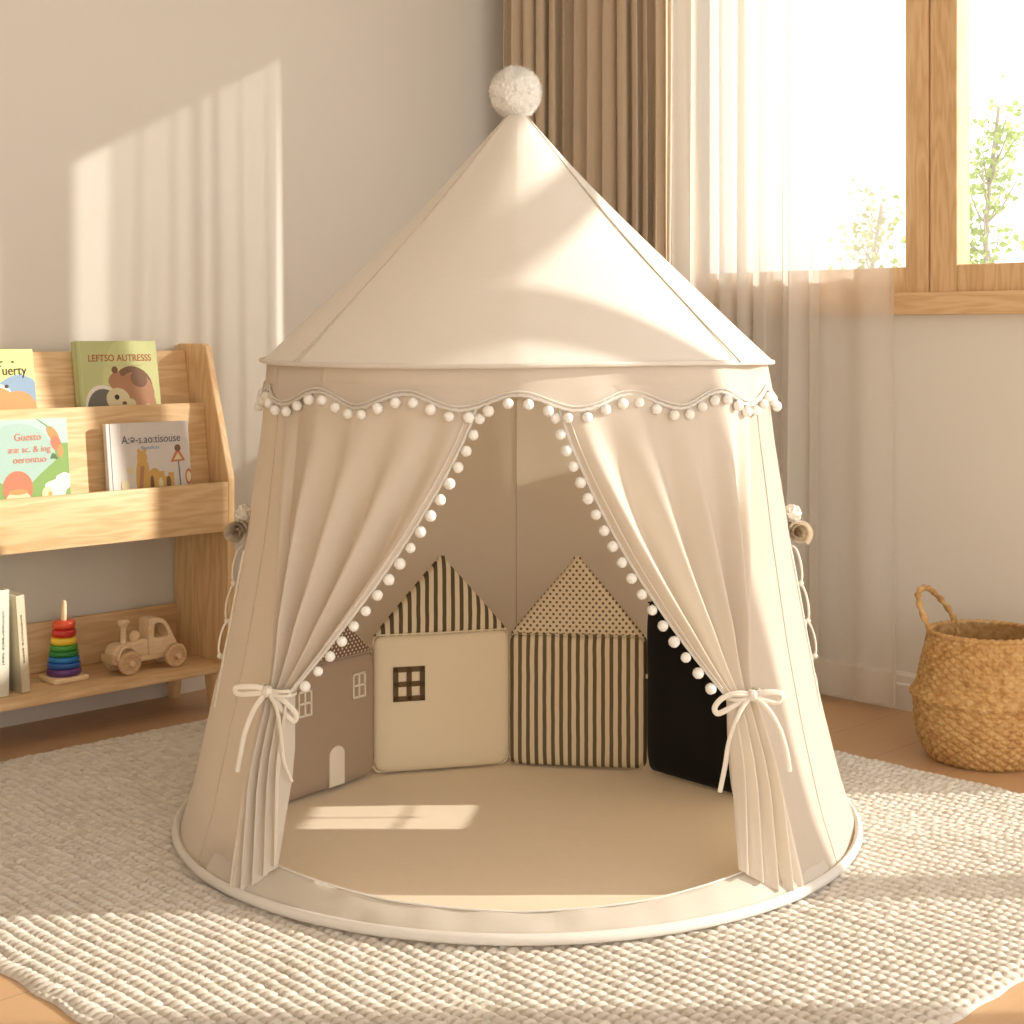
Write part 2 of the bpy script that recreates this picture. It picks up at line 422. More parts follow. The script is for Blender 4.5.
# ================================================================== CURTAINS
rod = thing('curtain_rod', 'thin pale wooden curtain rod above the window', 'curtain rod', tuple(RM @ Vector((0,0,2.28))), (0,0,RZ))
g = G(); g.tube([(-.075, -.01, 0), (-.075, -2.2, 0)], .011, 12); g.build('pole', M['oak_y'], rod)
for q in (.03, 2.12):
    g = G(); g.tube([(0, -q, 0), (-.075, -q, 0)], .007, 8); g.ball((-.075, -q, 0), .018, 8); g.build('bracket', M['oak_y'], rod)
def hanging(name, label, cat, mat, q0, q1, p0, amp, nf, z0, z1, seed, hem=.05, sharp=1.0, edge_fold=False):
    rg = random.Random(seed); nu = 420; nz = 26; last = .66 if nf < 8 else 2
    ph = [rg.uniform(-.8, .8) for _ in range(nf+2)]; am = [rg.uniform(.55, 1.0) for _ in range(nf+2)]
    wd = [rg.uniform(.6, 1.4) for _ in range(nf)]; sw = sum(wd); edges = [0]
    for w in wd: edges.append(edges[-1]+w/sw*min(1, last))
    P = []
    for i in range(nu+1):
        u = i/nu; k = max(j for j in range(nf) if edges[j] <= u+1e-9); f = (u-edges[k])/(edges[k+1]-edges[k])
        row = []
        for j in range(nz+1):
            w = j/nz; z = lerp(z1, z0, w)
            a = math.sin(2*PI*(f+.10*math.sin(3*w+k*1.7)*w))
            a = math.copysign(abs(a)**sharp, a)
            amj = lerp(am[k], am[k+1], f)
            if u > last: a = .30*math.sin((u-last)*34)*min(1, (u-last)*9)
            x = -(p0+amp*amj*a*(.85+.25*w)+.006*math.sin(9*u+4*w))
            q = lerp(q0, q1, u)+(.010*math.sin(2*PI*2*f+k)*(.6+.4*w) if u <= last else 0)+.006*math.sin(2.3*w*PI+u*7)*w
            row.append((min(x, -.03), -q, z+(.002*math.sin(f*6.28) if j == nz else 0)))
        P.append(row)
    g = G(); g.grid(P)
    if last < 1: g.m = [1 if (n_//nz)/nu > .70 else 0 for n_ in range(len(g.m))]  # invented clearer end panel, lets a brighter sun patch through
    o = g.build(name, [mat, M['sheer_sun_panel']] if last < 1 else mat, smooth=True, angle=180); o.matrix_world = RM; tag(o, label, cat)
    # hem: a narrow doubled band of the same cloth
    jz = [0, 1]
    g = G(); H2 = []
    for i in range(nu+1):
        a = Vector(P[i][nz]); b = Vector(P[i][nz-1]); d = (b-a)*(hem/((z1-z0)/nz))
        pn = Vector(P[min(i+1, nu)][nz])-Vector(P[max(i-1, 0)][nz]); pn = Vector((pn.y, -pn.x, 0)).normalized()*.0015
        if pn.x > 0: pn = -pn
        H2.append([a+pn, a+d*.5+pn, a+d+pn])
    g.grid(H2); h = g.build('hem', mat, o, angle=180)
    g = G(); g.tube([(P[i][0][0]*0-.075, lerp(-q0, -q1, i/nu), z1) for i in (0, nu)], .012, 8)
    return o
hanging('curtain', 'heavy tan linen curtain with tight pleats in the room corner', 'curtain', M['linen'], .085, .672, .080, .028, 13, .018, 2.262, 11, sharp=.8)
hanging('sheer_curtain', 'translucent white sheer curtain hanging over the left window pane', 'curtain', M['sheer'], .680, 1.318, .066, .029, 6, .018, 2.262, 23, .075)

# ================================================================== RUG
def rug():
    p0, p1, q0, q1 = .435, 2.165, .285, 2.225
    cx, cy = -(p0+p1)/2, -(q0+q1)/2; hx, hy = (p1-p0)/2, (q1-q0)/2
    st = .0029; nx = int(2*hx/st); ny = int(2*hy/st)
    xs = np.linspace(-hx, hx, nx+1); ys = np.linspace(-hy, hy, ny+1)
    X, Y = np.meshgrid(xs, ys, indexing='ij')
    rp, lp = .0205, .0150
    # rounded superellipse outline
    ex = 9.0
    s = (np.abs(X/hx)**ex+np.abs(Y/hy)**ex)**(1/ex)
    sc = np.ones_like(s)
    edge = np.clip((1.0-np.maximum(np.abs(X/hx), np.abs(Y/hy)))*hx/.03, 0, 1)
    m = np.maximum(np.abs(X/hx), np.abs(Y/hy)); f = np.where(s > 0, m/np.maximum(s, 1e-9), 1)
    Xo, Yo = X*f, Y*f
    GX, GY = X, Y
    X, Y = Xo, Yo
    Yw = Y+.002*np.sin(X*19+Y*4)
    rowc = X+.004*np.sin(Y*5.3)+.003*np.sin(Y*13+1)
    r = np.floor(rowc/rp); fr = rowc/rp-r-.5
    jit = np.sin(r*12.9898)*43758.5453; jit -= np.floor(jit)
    l_ = Yw/lp+jit+fr*.55
    k = np.floor(l_); fk = l_-k-.5
    hsh = np.sin(r*127.1+k*311.7)*43758.5453; hsh -= np.floor(hsh)
    h2 = np.sin(r*269.5+k*183.3)*43758.5453; h2 -= np.floor(h2)
    dome = np.clip(1-(fr/.54)**2-(fk/.56)**2, 0, 1)**.55
    Hh = .0010+(.0080+.0032*hsh)*dome
    X, Y = GX, GY
    Hh = Hh*(.25+.75*np.sqrt(edge))+.002*np.sqrt(edge)
    wob = .004*np.sin(Y*60)*(m > .97)+.003*np.sin(X*70)*(m > .97)
    Xo = Xo*(1+wob*.6); Yo = Yo*(1+wob*.6)
    Z = .0015+Hh
    Z = np.where(m > .9995, 0.0005, Z)
    co = np.stack([Xo+cx, Yo+cy, Z], -1).reshape(-1, 3)
    i = np.arange(nx)[:, None]*(ny+1)+np.arange(ny)[None, :]
    F = np.stack([i, i+ny+1, i+ny+2, i+1], -1).reshape(-1, 4)
    me = bpy.data.meshes.new('rug'); me.vertices.add(len(co)); me.vertices.foreach_set('co', co.astype(np.float32).ravel())
    me.loops.add(F.size); me.loops.foreach_set('vertex_index', F.astype(np.int32).ravel())
    me.polygons.add(len(F)); me.polygons.foreach_set('loop_start', np.arange(0, F.size, 4, dtype=np.int32)); me.polygons.foreach_set('loop_total', np.full(len(F), 4, dtype=np.int32))
    me.polygons.foreach_set('use_smooth', np.ones(len(F), dtype=bool))
    me.update(calc_edges=True)
    big = .5+.5*np.sin(X*2.1+1)*np.cos(Y*2.7)
    t = np.clip(.30+.62*h2**.6+.15*big-.35*(hsh > .965), 0, 1)
    a = me.attributes.new('tint', 'FLOAT', 'POINT'); a.data.foreach_set('value', t.astype(np.float32).ravel())
    me.materials.append(M['rug'])
    o = bpy.data.objects.new('rug', me); COL.objects.link(o); o.matrix_world = RM
    tag(o, 'chunky woven cream wool rug spread under the play tent', 'rug')
rug()
RT = .0150    # top of the rug

# ================================================================== TENT
TX, TY = .009, 2.738
tent = thing('play_tent', 'cream canvas castle play tent with pompom trim standing on the rug', 'play tent', (TX, TY, RT+.004)); tent.scale = (.985, .985, .992)
def zl(z): return z-RT
def rwall(z): return interp(z, [.0, .03, .10, .214, .36, .533, .70, .82], [.598, .588, .566, .541, .512, .481, .457, .447])
def flat(th, k):
    a = (math.degrees(th) % 60)-30
    return 1-k*(1-math.cos(PI/6)/math.cos(math.radians(a)))
def cyl(r, th, z): return Vector((r*math.sin(th), -r*math.cos(th), z-RT))
D = math.radians
# roof
P = []
NA = 180
for i in range(NA):
    th = 2*PI*i/NA; row = []
    for j in range(41):
        t = j/40; z = lerp(1.262, .822, t)
        a = min(abs(((math.degrees(th)-s_+180) % 360)-180) for s_ in (51, 128, 232, 309))/26      # 0 at seam
        r = lerp(.012, .460, t)-.014*math.sin(PI*t)
        r *= flat(th, .18)
        r += .0045*math.exp(-(a/.22)**2)*math.sin(PI*t)**.5
        r += .0035*math.sin(th*3+t*5)*math.sin(PI*t)
        row.append(cyl(r, th, z))
    P.append(row)
g = G(); g.grid(P, closed_u=True)
for s in (51, 128, 232, 309):
    th = D(s)
    g.tube([cyl((lerp(.012, .460, t)-.014*math.sin(PI*t))+.0012, th, lerp(1.262, .822, t)) for t in np.linspace(.02, 1, 30)], .0016, 6, mi=1)
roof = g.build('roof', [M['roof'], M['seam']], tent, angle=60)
g = G(); g.tube([cyl((.462+.0012*math.sin(i*.9))*flat(2*PI*i/180, .18), 2*PI*i/180, .820+.002*math.sin(2*PI*i/60)) for i in range(180)], .0042, 8, closed=True)
g.build('roof_piping', M['canvas_trim'], tent)
# top pompom, with wool tufts
def pompom(name, c, r, parent, ntuft, tl, big=False):
    g = G(); C = Vector(c); rg = random.Random(int(r*1e5)+int(abs(c[0])*9999)); n = 90 if big else 16
    P = []
    for i in range(n*2):
        row = []
        for j in range(n+1):
            ph = PI*j/n; th = PI*i/n
            d = Vector((math.sin(ph)*math.cos(th), math.sin(ph)*math.sin(th), math.cos(ph)))
            k = .93+.07*noise.noise(d*2.3+Vector((5,1,2)))+.07*noise.noise(d*9)+(.030*noise.noise(d*24)+.008*rg.random() if big else .03*rg.random())
            if j in (0, n): k = .93
            if big: k -= .06*math.exp(-(d.x/.10)**2)*max(0, d.z)
            row.append(C+d*r*k)
        P.append(row)
    g.grid(P, closed_u=True)
    for _ in range(ntuft):
        d = Vector((rg.gauss(0,1), rg.gauss(0,1), rg.gauss(0,1))).normalized(); o1 = d.orthogonal().normalized(); o1 = Matrix.Rotation(rg.uniform(0,6.28), 3, d) @ o1
        b = C+d*r*.88; tip = C+(d+o1*.14*rg.random()).normalized()*r*rg.uniform(.98, 1.07)
        w = r*tl; o2 = d.cross(o1)
        g.add([b+o1*w, b-o1*w*.5+o2*w*.87, b-o1*w*.5-o2*w*.87, tip], [(0,1,3),(1,2,3),(2,0,3)])
    return g.build(name, M['pom'], parent, angle=180)
pompom('top_pompom', (-.003, 0, 1.262+.034-RT), .0485, tent, 2600, .02, True)
g = G(); g.lathe([(.004, -.02), (.017, -.018), (.0155, .0), (.010, .008), (.0, .008)], 20, (0, 0, 1.268-RT)); g.build('roof_cap', M['roof'], tent)
# valance
NS = 16
def vz(th): return .764+.0115*math.cos(NS*th)
def vr(z, th): return (.4485+.010*(.82-z)/.06)*flat(th, .14)+.0022*math.sin(th*11)+.002*math.sin(th*23+1)*(.82-z)/.06
P = [[cyl(vr(z, th), th, z) for z in [lerp(.822, vz(th), w/6) for w in range(7)]] for th in [2*PI*i/288 for i in range(288)]]
g = G(); g.grid(P, closed_u=True); val = g.build('valance', M['canvas'], tent, angle=180)
g = G(); g.tube([cyl(vr(vz(th), th)+.001, th, vz(th)+.0008*math.sin(th*200)) for th in [2*PI*i/576 for i in range(576)]], .0026, 6, closed=True, flat=1.0)
g.tube([cyl(vr(vz(th), th)+.0022, th, vz(th)+.006) for th in [2*PI*i/288 for i in range(288)]], .0015, 6, closed=True)
g.build('trim_cord', M['canvas_trim'], val)
NP = 96
base_pom = None
def small_pom(parent, loc):
    global base_pom
    if base_pom is None:
        base_pom = pompom('pompom', (0,0,0), .0085, parent, 160, .07); o = base_pom
    else:
        o = base_pom.copy(); COL.objects.link(o); o.parent = parent
    o.location = loc; o.rotation_euler = (rnd.uniform(0,6), rnd.uniform(0,6), rnd.uniform(0,6)); o.scale = (rnd.uniform(.92,1.08),)*3
    return o
for i in range(NP):
    th = 2*PI*(i+.5)/NP
    if math.cos(th) < -.42: continue
    # more densely bunched toward the sides as in a slack trim
    z = vz(th)-.0115+rnd.uniform(-.001, .001)
    small_pom(val, cyl(vr(vz(th), th)+.005, th, z))
# wall (side and back), with two side windows
ZS = [.012, .05, .09, .13, .17, .21, .25, .27, .31, .335, .37, .41, .45, .49, .53, .58, .63, .68, .72, .76, .80, .822]
a0, a1 = 43, 317
A = sorted(set(list(np.arange(a0, a1+.01, 1.5)) + [74, 92, 268, 286]))
OPEN0, OPEN1, OZ0, OZ1 = 74, 92, .27, .37
def in_open(a, z): return ((OPEN0 < a < OPEN1) or (360-OPEN1 < a < 360-OPEN0)) and OZ0 < z < OZ1
def wr_(th, z):
    k = (1-min(1, z/.8)*.0)
    r = rwall(z)*flat(th, .10*min(1, z/.5))
    r += .003*math.sin(th*9+z*5)*min(1, (.82-z)/.3+.2)*.8+.002*math.sin(th*17+2-z*9)
    return r
P = [[cyl(wr_(D(a), z), D(a), z) for z in ZS] for a in A]
g = G(); g.grid(P, skip=lambda i, j: in_open((A[i]+A[i+1])/2, (ZS[j]+ZS[j+1])/2))
wallp = g.build('wall', M['canvas_wall'], tent, angle=180)
# seams: vertical fell seams on the wall
for a in (60, 120, 180, 240, 300):
    g = G(); g.tube([cyl(wr_(D(a), z)+.0003, D(a), z) for z in np.linspace(.015, .80, 40)], .0011, 6)
    g.build('wall_seam', M['seam'], tent)
# straps with rungs and rolled-up flap at each side window
for sg in (1, -1):
    fl_ = []
    g = G()
    def wp(a, z, off): th = D(a*sg); return cyl(wr_(D(a), z)+off, th, z)
    for z0, z1 in [(.50, .435), (.435, .37), (.37, .31)]:
        g.tube(bez([wp(81, z0, .002), wp(81, lerp(z0, z1, .12), .009), wp(81, lerp(z0, z1, .5), .012), wp(81, lerp(z0, z1, .88), .009), wp(81, z1, .002)], 8), .0019, 6)
        g.ball(wp(81, z1, .006), .0048, 6)
    for a in (73, 93): g.tube([wp(a, z, .001) for z in np.linspace(.24, .50, 14)], .0022, 6)
    for z in (.268, .312, .372): g.tube([wp(a, z, .001) for a in np.linspace(73, 93, 10)], .005 if z == .308 else .0022, 6, flat=.4)
    g.build('window_strap', M['tie'], tent)
    # rolled flap, held by a small tie
    g = G(); n = 60
    c0, c1 = wp(77, .526, .019), wp(101, .528, .014)
    prof = [(t*2*PI*2.4, .0055+.0125*t) for t in np.linspace(0, 1, n+1)]
    rows = []
    ax = (c1-c0).normalized(); e1 = Vector((0,0,1)); e2 = ax.cross(e1).normalized()
    for k in range(13):
        w = k/12; c = c0.lerp(c1, w); sc = 1+.28*math.exp(-((w-0)/.12)**2)-.22*math.exp(-((w-.35)/.12)**2)
        rows.append([c+e1*(rr*sc*math.cos(an)*(1+.08*math.sin(an*3+w*5)))+e2*(rr*sc*math.sin(an)) for an, rr in prof])
    g.grid(rows)
    rf = g.build('rolled_flap', M['canvas'], tent, angle=180)
    g = G(); g.ball(wp(82, .553, .011), .0155, 14, jit=.45); g.build('flap_knot', M['tie'], tent)
    g = G(); c = c0.lerp(c1, .35)
    g.tube([c+e1*(.0155*math.cos(t))+e2*(.0155*math.sin(t)) for t in np.linspace(0, 2*PI, 24)[:-1]], .0024, 6, closed=True)
    g.build('flap_tie', M['tie'], tent)
# base band and threshold
g = G(); g.tube([cyl(.598, 2*PI*i/160, .0205) for i in range(160)], .0085, 10, closed=True, flat=.85)
g.build('base_hoop', M['canvas_trim'], tent)
def lipz(th): return interp(abs(math.degrees(th)), [0, 20, 41, 56], [.044, .049, .064, .075])
P = []
for i in range(121):
    th = D(lerp(-56, 56, i/120)); row = []
    for j in range(12):
        w = j/11
        r = lerp(.600, .556, w)+.004*math.sin(PI*w)+.0012*math.sin(th*23+w*4)+.0008*math.sin(th*51)
        z = lerp(.018, lipz(th), w)+.0012*math.sin(th*31+w*3)*w
        row.append(cyl(r, th, z))
    row.append(cyl(.5535, th, lipz(th)-.002)); row.append(cyl(.553, th, .022))
    P.append(row)
g = G(); g.grid(P); thr = g.build('threshold', M['canvas'], tent, angle=180)
g = G(); g.tube([cyl(.5575, D(a), lipz(D(a))+.0005) for a in np.linspace(-54, 54, 120)], .0016, 6); g.build('threshold_piping', M['canvas_trim'], thr)

# tied-back front curtains
def drape(sg):
    OUT, INN = 60.5, 7.0
    TK, ZK, KW = 43.6 if sg < 0 else 39.6, .320, 3.0
    BO, BI = 47.0, (39.5 if sg < 0 else 35.5)
    n1, n2 = 60, 44; nu = 150
    seed = 1.3 if sg < 0 else 2.9
    def pt(u, v):
        # u 0 outer .. 1 inner edge ; v 0..1 top..tie, 1..2 tie..bottom
        tt = lerp(OUT, INN, u); tk = lerp(TK+KW, TK-KW, u)
        fold = math.sin(2*PI*(4.1*u**1.15)+seed)+.30*math.sin(2*PI*9.3*u+seed*2)*min(1, v)
        ru = min(1, u/.12)
        sm = lambda x: max(0, min(1, x))**2*(3-2*max(0, min(1, x)))
        if v <= 1:
            e = lerp(.75, 1.30, u)
            s = v**e
            th = lerp(tt, tk, s); z = lerp(.790, ZK, v)
            chord = .018*math.sin(PI*v)*(u**1.5)
            amp = .0008+.0175*sm(v/.6)-.009*sm((v-.75)/.25)
            r = rwall(z)-.003*(1-v)+.009*sm(v*2.2)-chord+amp*fold*ru
            r += .011*math.exp(-((u-.93)/.045)**2)*math.sin(PI*min(1, v*1.02))
            if v > .85: r += .004*(v-.85)/.15
        else:
            t = v-1
            tb = lerp(BO, BI, u)
            th = lerp(tk, tb, min(1, t*1.0)**.62)
            zb = .024 if u < .35 else lerp(.024, .072, (u-.35)/.65)
            z = lerp(ZK, zb, t)
            rb = lerp(.600, .568, u)
            amp = lerp(.010, .0185, min(1, t*3)) if t < .5 else lerp(.0185, .007, (t-.5)/.5)
            r = lerp(rwall(ZK)+.013, rb, t**.9)+amp*fold*(.5+.5*ru)
        return cyl(r, sg*D(th), z)
    P = [[pt(i/nu, 2*j/(n1+n2)) for j in range(n1+n2+1)] for i in range(nu+1)]
    g = G(); g.grid(P)
    d = g.build('front_curtain', M['canvas'], tent, angle=180)
    g = G(); g.tube([pt(1, v)+Vector((0,-.001,0)) for v in np.linspace(.068, 1, 80)], .0026, 6)
    g.tube([pt(.975, v)+Vector((0,-.003,0)) for v in np.linspace(.068, .97, 80)], .0012, 5)
    g.build('edge_trim', M['canvas_trim'], d)
    n = 18
    for i in range(n):
        v = .095+.86*(i/(n-1))
        p = pt(1, v); q = pt(1, v+.01); tdir = (q-p).normalized()
        inward = Vector((-sg, 0, 0)); inward = (inward-tdir*inward.dot(tdir)).normalized()
        small_pom(d, p+inward*.0095+Vector((0,-.002,-.002)))
    # bow
    K = cyl(rwall(ZK)+.036, sg*D(TK), ZK+.004)
    def off(px, py, dy=0): return K+Vector((px*.00158, -dy, -py*.00158))
    g = G()
    if sg < 0:
        loops = [[(0,0,.004), (-10,-4,.006), (-24,-4,.004), (-32,-2,0), (-30,3,0), (-18,3,.004), (0,1,.006)],
                 [(0,0,.006), (10,4,.010), (22,14,.010), (28,22,.008), (26,28,.008), (18,22,.008), (8,8,.008), (0,1,.008)]]
        tails = [[(0,0,.006), (-12,16,.008), (-22,40,.004), (-27,62,-.004), (-31,80,-.01)],
                 [(0,0,.008), (10,14,.020), (15,40,.026), (18,64,.026), (25,84,.022)]]
    else:
        loops = [[(0,0,.006), (-14,-2,.008), (-28,2,.008), (-36,11,.008), (-33,17,.008), (-22,12,.008), (-8,4,.008), (0,1,.008)],
                 [(0,0,.006), (12,-3,.008), (26,-2,.004), (30,3,.0), (24,8,.0), (12,5,.006), (0,1,.008)]]
        tails = [[(0,0,.008), (-12,14,.012), (-22,42,.010), (-26,66,.008), (-31,92,.006)],
                 [(0,0,.008), (14,12,.010), (26,32,.004), (34,56,-.006), (38,76,-.014)]]
    for L in loops: g.tube(bez([off(*p) for p in L], 8), .0044, 8, flat=.6)
    for T in tails: g.tube(bez([off(*p) for p in T], 8), .0040, 8, flat=.5)
    g.ball(off(0, 0, .006), .0085, 10, jit=.3)
    # cord around the gathered cloth
    kc = cyl(rwall(ZK)+.016, sg*D(TK), ZK+.002); tx = Vector((math.cos(D(TK)), sg*math.sin(D(TK)), 0)); ny = Vector((sg*math.sin(D(TK)), -math.cos(D(TK)), 0))
    for dz in (-.004, .003):
        g.tube([kc+tx*(.031*math.cos(t))+ny*(.022*math.sin(t))+Vector((0,0,dz)) for t in np.linspace(0, 2*PI, 40)[:-1]], .0028, 6, closed=True)
    g.build('tie_bow', M['tie'], d)
drape(-1); drape(1)

# play mat
mat = G(); P = []
for i in range(128):
    th = 2*PI*i/128
    P.append([cyl(r, th, z) for r, z in [(0, .014), (.520, .014), (.531, .018), (.535, .026), (.531, .033), (.520, .036), (.40, .0375+.0008*math.sin(th*5)), (.2, .038+.0008*math.sin(th*4+1)), (0, .038)]])
mat.grid(P, closed_u=True)
mo = mat.build('play_mat', M['mat'], loc=(TX, TY, RT+.0035), angle=60); tag(mo, 'round beige padded mat covering the floor inside the tent', 'mat')

# ================================================================== HOUSE CUSHIONS
MZ = .041
def puff(w, h, T, zt=None, apex=None, nu=26, nv=26, z0=0, soft=.32):
    """puffy panel in x,z; front at -y. rectangle (apex None) or triangle with its base at z0"""
    g = G()
    def prof(s): return (1-abs(2*s-1)**6)**soft if abs(2*s-1) < 1 else 0
    def xy(i, j):
        u, v = i/nu, j/nv
        uu = .5-.5*math.cos(PI*u); vv = .5-.5*math.cos(PI*v)
        if apex is None:
            c = .007
            x = (uu-.5)*w; z = z0+vv*h
            ins = c*(abs(2*vv-1)**14); x *= 1-ins/w*2
            ins = c*(abs(2*uu-1)**14); z = z0+h/2+(z-z0-h/2)*(1-ins/h*2)
        else:
            wz = w*(1-vv)**.96; x = (uu-.5)*max(wz, .014); z = z0+vv*h-.010*(abs(2*uu-1)**2)*0
        t = T*.5*prof(uu)*(prof(vv) if apex is None else (1-(vv)**7)**.5*min(1, (.55+vv*9)))
        return x, z, t
    for sd in (-1, 1):
        P = []
        for i in range(nu+1):
            row = []
            for j in range(nv+1):
                x, z, t = xy(i, j)
                row.append((x, sd*t, z))
            P.append(row)
        g.grid(P)
    return g
def edge_piping(g, pts, r=.0022): g.tube(pts, r, 6, closed=True)
def house(A_, B_, label, w, hb, hr, T, mb, mr, tilt=0.0):
    a = Vector(A_); b = Vector(B_); c = (a+b)/2; d = (b-a); ang = math.atan2(d.y, d.x)
    t = thing('house_cushion', label, 'cushion', (c.x, c.y, MZ+.004), (tilt, 0, ang), 'house-shaped cushions around the mat')
    g = puff(w, hb, T); bd = g.build('cushion_body', mb, t, angle=180)
    g = G(); e = w/2-.004
    e = w/2-.0015; pp = []
    for cx_, cz_, a_ in ((e-.014, .015, -PI/2), (e-.010, hb-.011, 0), (-e+.010, hb-.011, PI/2), (-e+.014, .015, PI)):
        rr_ = .014 if cz_ < .05 else .010
        pp += [(cx_+rr_*math.cos(a_+k*PI/10), 0, cz_+rr_*math.sin(a_+k*PI/10)) for k in range(6)]
    g.tube(pp, .0020, 6, closed=True); g.build('piping', mb, t)
    if mr:
        g = puff(w-.004, hr, T*.9, apex=1, z0=hb-.003); rf = g.build('cushion_roof', mr, t, angle=180)
        g = G(); g.tube([(-w/2+.008, -T*.30, hb), (0, -T*.44, hb), (w/2-.008, -T*.30, hb)], .0016, 6); g.build('seam_line', mb, t)
    return t
def window_app(parent, cx, cz, w, h, T, mat_, bar=.005, name='window_patch', bgm=None):
    g = G(); y0, y1 = -T/2-.0022, -T/2+.001
    x0, x1, z0, z1 = cx-w/2, cx+w/2, cz-h/2, cz+h/2
    if bgm: g.box(x0+.001, x1-.001, -T/2-.0008, y1, z0+.001, z1-.001, mi=1)
    for bx in ((x0, x0+bar, z0, z1), (x1-bar, x1, z0, z1), (x0, x1, z0, z0+bar), (x0, x1, z1-bar, z1), (cx-bar/2, cx+bar/2, z0, z1), (x0, x1, cz-bar/2, cz+bar/2)):
        g.box(bx[0], bx[1], y0, y1, bx[2], bx[3])
    g.build(name, [mat_, bgm or mat_], parent, smooth=False)
T = .036
V = [(-.455, 2.640), (-.2615, 2.890), (-.006, 2.958), (.254, 2.922), (.429, 2.727)]
h1 = house(V[0], V[1], 'taupe house cushion with white windows and door, behind the left tied drape', .312, .232, .13, T, M['c_brown'], M['c_dots_brown'])
window_app(h1, .104, .176, .034, .046, T, M['c_white'], .0036)
window_app(h1, -.034, .168, .034, .046, T, M['c_white'], .0036)
g = G(); pts = [(-.019, 0), (.019, 0)]+[(.019*math.cos(t), .055+.016*math.sin(t)) for t in np.linspace(0, PI, 12)]
g.prism([(x+.046, z+.006) for x, z in pts], -T/2-.002, -T/2+.001); g.build('door_patch', M['c_white'], h1, smooth=False)
h2 = house(V[1], V[2], 'cream house cushion with one brown window and a striped roof', .262, .258, .145, T, M['c_cream'], M['c_stripe_roof'])
window_app(h2, -.065, .166, .060, .064, T, M['c_frame'], .0095)
h3 = house(V[2], V[3], 'olive striped house cushion with a dotted pointed roof', .262, .250, .150, T, M['c_stripe'], M['c_dots'])
h4 = house((.262, 2.914), V[4], 'plain black house cushion beside the right tied drape', .262, .315, .09, T, M['c_black'], M['c_black'])
g = G(); g.box(-.129, -.121, -.012, .0, .172, .180, bev=.001); g.build('care_tag', M['c_white'], h4)

# ================================================================== BOOKSHELF
SH = thing('bookshelf', 'low pine display bookshelf against the left wall', 'bookshelf', tuple(R(1.10, 0)), (0, 0, RZ))
# local: x to the right (0 = outer face of right panel), y toward wall (y=-q), z up
LEN = .95; TP = .018
def side(x0, name='side_panel'):
    poly = [(-.008, .092), (-.008, .835), (-.030, .840), (-.128, .840), (-.142, .832), (-.232, .545), (-.236, .53), (-.236, .092)]
    g = G(); n = len(poly)
    vs = [(x0, y, z) for y, z in poly]+[(x0+TP, y, z) for y, z in poly]
    g.add(vs, [tuple(range(n)), tuple(range(n, 2*n))]+[(i, (i+1) % n, (i+1) % n+n, i+n) for i in range(n)])
    o = g.build(name, M['pine_z'], SH, smooth=False)
    b = o.modifiers.new('bev', 'BEVEL'); b.width = .003; b.segments = 2
side(-TP); side(-LEN)
def board(name, y0, z0, y1, z1, th, mat_=None, x0=-LEN+TP, x1=-TP):
    """slab whose front-face line runs (y0,z0)->(y1,z1), thickness th away from the viewer side"""
    d = Vector((0, y1-y0, z1-z0)).normalized(); nrm = Vector((0, d.z, -d.y))
    if nrm.y < 0: nrm = -nrm
    g = G(); c = [(y0, z0), (y1, z1), (y1+nrm.y*th, z1+nrm.z*th), (y0+nrm.y*th, z0+nrm.z*th)]
    vs = [(x, y, z) for x in (x0, x1) for y, z in c]
    g.add(vs, [(0,1,2,3), (4,7,6,5)]+[(i, (i+1) % 4, (i+1) % 4+4, i+4) for i in range(4)])
    o = g.build(name, mat_ or M['pine_x'], SH, smooth=False)
    b = o.modifiers.new('bev', 'BEVEL'); b.width = .0025; b.segments = 2
    return o
board('back_board', -.100, .595, -.058, .824, .012)
board('tray', -.1, .598, -.152, .606, .010) if False else None
g = G(); g.box(-LEN+TP, -TP, -.148, -.100, .590, .601, bev=.002); g.build('tray', M['pine_x'], SH)
board('middle_board', -.172, .425, -.138, .703, .012)
g = G(); g.box(-LEN+TP, -TP, -.222, -.160, .418, .430, bev=.002); g.build('tray', M['pine_x'], SH)
g = G(); g.box(-LEN+TP, -TP, -.236, -.221, .411, .524, bev=.003); g.build('front_rail', M['pine_x'], SH)
g = G(); g.box(-LEN, 0, -.240, -.004, .092, .108, bev=.003); g.build('bottom_shelf', M['pine_x'], SH)
g = G(); g.box(-LEN+TP, -TP, -.022, -.008, .108, .220, bev=.003); g.build('back_rail', M['pine_x'], SH)
for (x, y) in ((-.035, -.205), (-.035, -.035), (-LEN+.035, -.205), (-LEN+.035, -.035)):
    g = G(); g.lathe([(0, 0), (.0125, 0), (.014, .003), (.023, .092), (0, .092)], 20, (x, y, 0)); g.build('leg', M['pine_z'], SH, angle=50)
SHM = Matrix.Translation(R(1.10, 0)) @ Matrix.Rotation(RZ, 4, 'Z')

